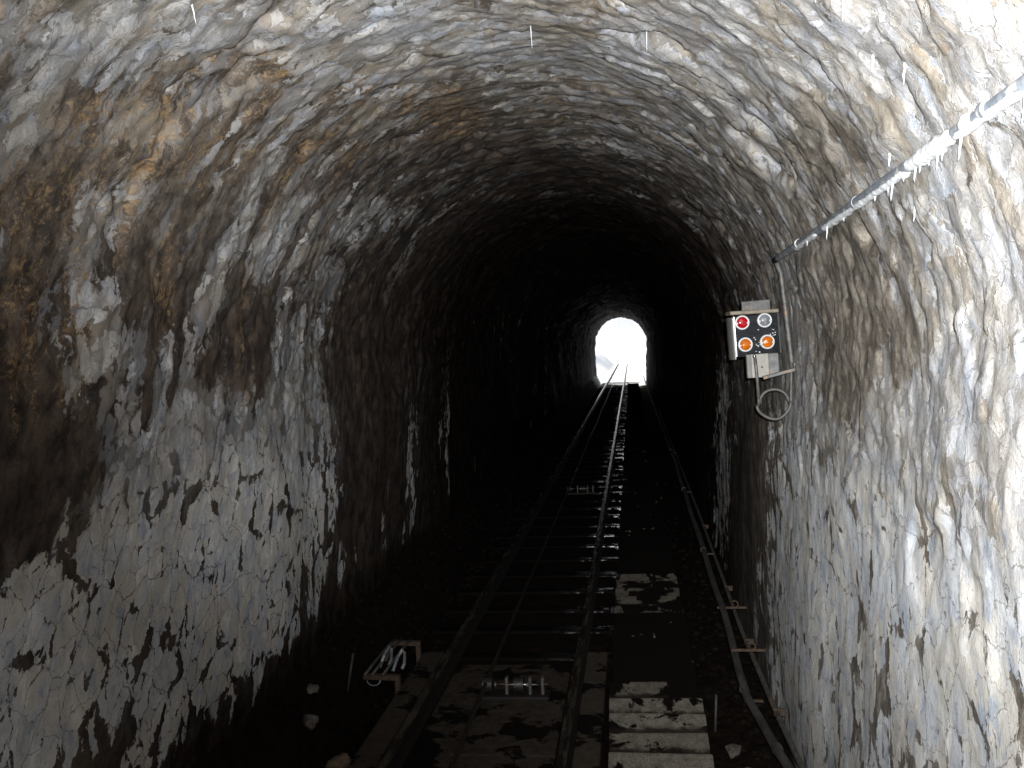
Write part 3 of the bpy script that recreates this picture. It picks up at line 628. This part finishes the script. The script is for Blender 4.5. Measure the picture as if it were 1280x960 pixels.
def build_floor_pipes():
    knots = [(58.5, .72, -2.12), (30, .68, -2.10), (15.6, .675, -2.06), (10.3, .645, -2.10), (7.5, .66, -2.18), (6.35, .645, -2.28), (6.0, .66, -2.33), (5.7, .70, -2.345), (5.3, .73, -2.33), (4.7, .79, -2.31), (3.6, .86, -2.32)]
    r = root('drain_pipe', (.65, 6, -2.6), 'thick dusty pipe along the foot of the right wall, kinking outwards beside the steps', 'pipe')
    K = np.array(knots)[::-1]; ts = np.concatenate([np.arange(3.6, 8, .08), np.arange(8, 58.5, .5)])
    pts = [(np.interp(t, K[:, 0], K[:, 1])+.006*math.sin(t*2.1)-.65, t-6, np.interp(t, K[:, 0], K[:, 2])+.008*math.sin(t*1.3)+2.6) for t in ts]
    m = MB(); m.tube(pts, .026, 14); m.build('pipe', MAT['duct'], r, True)
    for t in (6.12, 5.25, 9.4, 13.0, 17.5, 24.):
        x = np.interp(t, K[:, 0], K[:, 1])-.65; z = np.interp(t, K[:, 0], K[:, 2])+2.6
        m = MB(); m.cyl((x, t-6-.02, z), (x, t-6+.02, z), .031, n=16, bevel=.003); m.build('sleeve', MAT['duct'], r)
    for t in (6.05, 9.4, 13., 17.5, 24., 32., 42.):
        x = np.interp(t, K[:, 0], K[:, 1])-.65; z = np.interp(t, K[:, 0], K[:, 2])+2.6
        m = MB(); m.box((x+.05, t-6, z-.045), (.12, .022, .016), None, .003); m.build('post', MAT['rust'], r)
    r = root('thin_conduit', (.78, 6, -2.4), 'thin grey conduit clipped to the right wall foot above the thick pipe', 'conduit')
    kn = np.array([(4.0, .84, -2.27), (5.6, .80, -2.30), (7.3, .775, -2.285), (8.6, .775, -2.25), (12, .78, -2.2), (30, .80, -2.15)])
    pts = [(np.interp(t, kn[:, 0], kn[:, 1])-.78, t-6, np.interp(t, kn[:, 0], kn[:, 2])+2.4) for t in np.arange(4, 30, .25)]
    m = MB(); m.tube(pts, .017, 10); m.build('tube', MAT['dull_zinc'], r, True)
    for t in (5.7, 7.0, 8.4, 11.):
        x = np.interp(t, kn[:, 0], kn[:, 1])-.78; z = np.interp(t, kn[:, 0], kn[:, 2])+2.4
        MB().box((x+.02, t-6, z), (.07, .02, .045), None, .003).build('clip', MAT['rust'], r)
    for i, (t, lb) in enumerate(((6.55, 'rusty iron hook pinned to the right wall foot beside the lower steps'), (7.6, 'rusty iron hook on the right wall foot farther down past the first hook'))):
        r = root('wall_hook', (.74, t, -2.20), lb, 'iron hook', 'rusty wall hooks')
        m = MB(); m.box((0, 0, 0), (.24, .022, .018), None, .003); m.build('bar', MAT['rust'], r)
        m = MB(); m.tube([(.02+.028*math.cos(a), -.012, .03+.028*math.sin(a)) for a in np.linspace(-2.2, 2.6, 14)], .006, 8); m.build('eye', MAT['rust'], r, True)
build_floor_pipes()

# ---------------------------------------------------------------- trackside device on two angled brackets, left
def build_contact():
    r = root('trackside_device', (-1.88, 6.75, -2.56), 'trackside device of bright rods and hooks on two rusty brackets left of the track', 'track device')
    for y, x0, x1, zt in ((-.35, -.135, .135, .215), (.35, -.11, .125, .235)):
        m = MB(); m.box(((x0+x1)/2, y, zt), (x1-x0, .05, .035), Matrix.Rotation(R(2), 4, 'Y'), .004); m.box((x1-.018, y, zt/2-.05), (.036, .05, zt+.06), None, .004); m.build('angle_bracket', MAT['rust'], r)
    for x, mt in ((-.115, 'dull_zinc'), (-.06, 'dull_zinc'), (.02, 'dull_zinc')):
        m = MB(); m.tube([(x, -.40, .245), (x+.02, -.1, .27), (x+.03, .2, .275), (x+.03, .42, .265)], .010, 10); m.build('rod', MAT[mt], r, True)
    for x, y in ((-.03, -.12), (.09, -.20)):
        m = MB(); m.tube([(x-.02, y-.1, .24), (x-.01, y, .30), (x+.015, y+.06, .345), (x+.04, y+.03, .33), (x+.05, y-.03, .27), (x+.04, y-.07, .245)], .012, 10); m.build('hook', MAT['zinc'], r, True)
    MB().box((-.02, -.08, .30), (.02, .16, .006), Matrix.Rotation(.5, 4, 'X'), .001).build('contact_blade', MAT['bright'], r)
    m = MB(); m.tube([(-.06+.05*math.cos(a), -.36, .195+.04*math.sin(a)) for a in np.linspace(PI, 2*PI, 12)], .005, 6); m.build('wire_loop', MAT['zinc'], r, True)
build_contact()

# ---------------------------------------------------------------- stones, rods and gravel on the floor
def rock(x, t, size, mt, label, seed, rz=0, name='rock'):
    z = float(floor_z(np.array([x]), np.array([t]))[0])
    m = MB(); m.stone((0, 0, 0), size, seed, 4, .3)
    o = m.build(name, MAT[mt], None, False)
    o.matrix_world = M @ Matrix.Translation((x, t, z+size[2]*.22)) @ Matrix.Rotation(rz, 4, 'Z')
    tag(o, label, 'rock')
rock(-1.86, 5.36, (.17, .26, .12), 'pale_stone', 'pale ochre layered stone lying against the kerb of the left rail', 5, .5)
rock(-2.10, 5.47, (.11, .14, .10), 'grey_stone', 'small pale rounded stone on the dark rubble left of the layered stone', 9, 1.)
rock(-2.17, 5.75, (.10, .12, .06), 'grey_stone', 'flat greyish stone on the dark rubble near the left wall foot', 15, .2)
rock(.60, 5.35, (.20, .16, .13), 'pale_stone', 'brown stone wedged between the lowest visible steps and the right wall', 21, .4)
rock(.54, 5.75, (.13, .10, .07), 'grey_stone', 'flat pale stone beside the steps below the pipe kink', 25, .9)
rock(.66, 4.95, (.16, .18, .12), 'grey_stone', 'pale stone at the foot of the right wall beside the steps', 33, 1.3)
for x, t, dx, lb in ((-2.08, 6.2, .05, 'thin pale iron rod sticking up from the rubble left of the track'), (.455, 6.1, .02, 'thin pale rod standing beside the right edge of the steps')):
    z = float(floor_z(np.array([x]), np.array([t]))[0])
    m = MB(); m.tube([(0, 0, -.05), (dx*.5, .01, .1), (dx, .03, .24)], .009, 8); o = m.build('iron_rod', MAT['duct'], None, True)
    o.matrix_world = M @ Matrix.Translation((x, t, z)); tag(o, lb.replace('pale ', ''), 'iron rod')
def build_gravel():
    rnd = random.Random(77); m = MB(); protos = []
    V = []; F = []; base = []
    for k in range(8):
        b = MB(); b.stone((0, 0, 0), (1, 1, .7), k, 2, .4); b.bm.verts.ensure_lookup_table()
        base.append((np.array([v.co[:] for v in b.bm.verts]), [[v.index for v in f.verts] for f in b.bm.faces])); b.bm.free()
    off = 0
    for i in range(2600):
        t = 4+rnd.random()**1.7*18
        x = rnd.choice((rnd.uniform(-2.3, -1.72), rnd.uniform(-2.3, -1.72), rnd.uniform(.42, .85)))
        z = float(floor_z(np.array([x]), np.array([t]))[0]); q = .018+.05*rnd.random()**2.5
        v, f = base[rnd.randrange(8)]; a = rnd.random()*6.28
        c, s = math.cos(a), math.sin(a)
        w = np.stack([v[:, 0]*c-v[:, 1]*s, v[:, 0]*s+v[:, 1]*c, v[:, 2]], -1)*q+np.array([x, t, z+q*.1])
        V.append(w); F += [[j+off for j in g] for g in f]; off += len(v)
    me = bpy.data.meshes.new('gravel'); me.from_pydata(np.concatenate(V).tolist(), [], F); me.update()
    o = link('gravel', me, MAT['mud']); o.matrix_world = M
    tag(o, 'dark brown rubble and gravel along both sides of the track', None, None, 'stuff')
build_gravel()

# ---------------------------------------------------------------- icicles: they hang plumb
DOWN = MR.inverted() @ Vector((0, 0, -1))
def icicle(p, L, r, label, seed):
    rnd = random.Random(seed); n = 7; pts = []; rs = []
    for i in range(n):
        k = i/(n-1)
        pts.append(DOWN*(L*k)+Vector((rnd.uniform(-1, 1), rnd.uniform(-1, 1), 0))*.0012); rs.append(r*(1-k)**.7*(1+.3*rnd.random())+.0011)
    m = MB(); m.tube(pts, rs, 7); o = m.build('icicle', MAT['ice'], None, True)
    o.matrix_world = M @ Matrix.Translation(p); tag(o, label, 'icicle', 'icicles hanging in the tunnel')
rnd = random.Random(5)
for t in (2.2, 2.28, 2.7, 2.82, 2.9, 2.98, 3.05, 3.1, 3.2, 3.35, 3.42, 3.6, 4.1, 4.4, 4.9):
    z = KN(t)
    icicle((XM-.008+rnd.uniform(-.006, .006), t, z-.019), rnd.uniform(.02, .075), .0032, 'small white icicle hanging under the crusted conduit on the right wall', int(t*100))
for s, t, L, lb in ICICLES:
    x, y, z = wall_point(np.array([t]), np.array([s]), -.004)
    icicle((float(x[0]), t, float(z[0])), L*.8, .0030 if t < 3.6 else .0016, lb, int(s*1000+t*10))
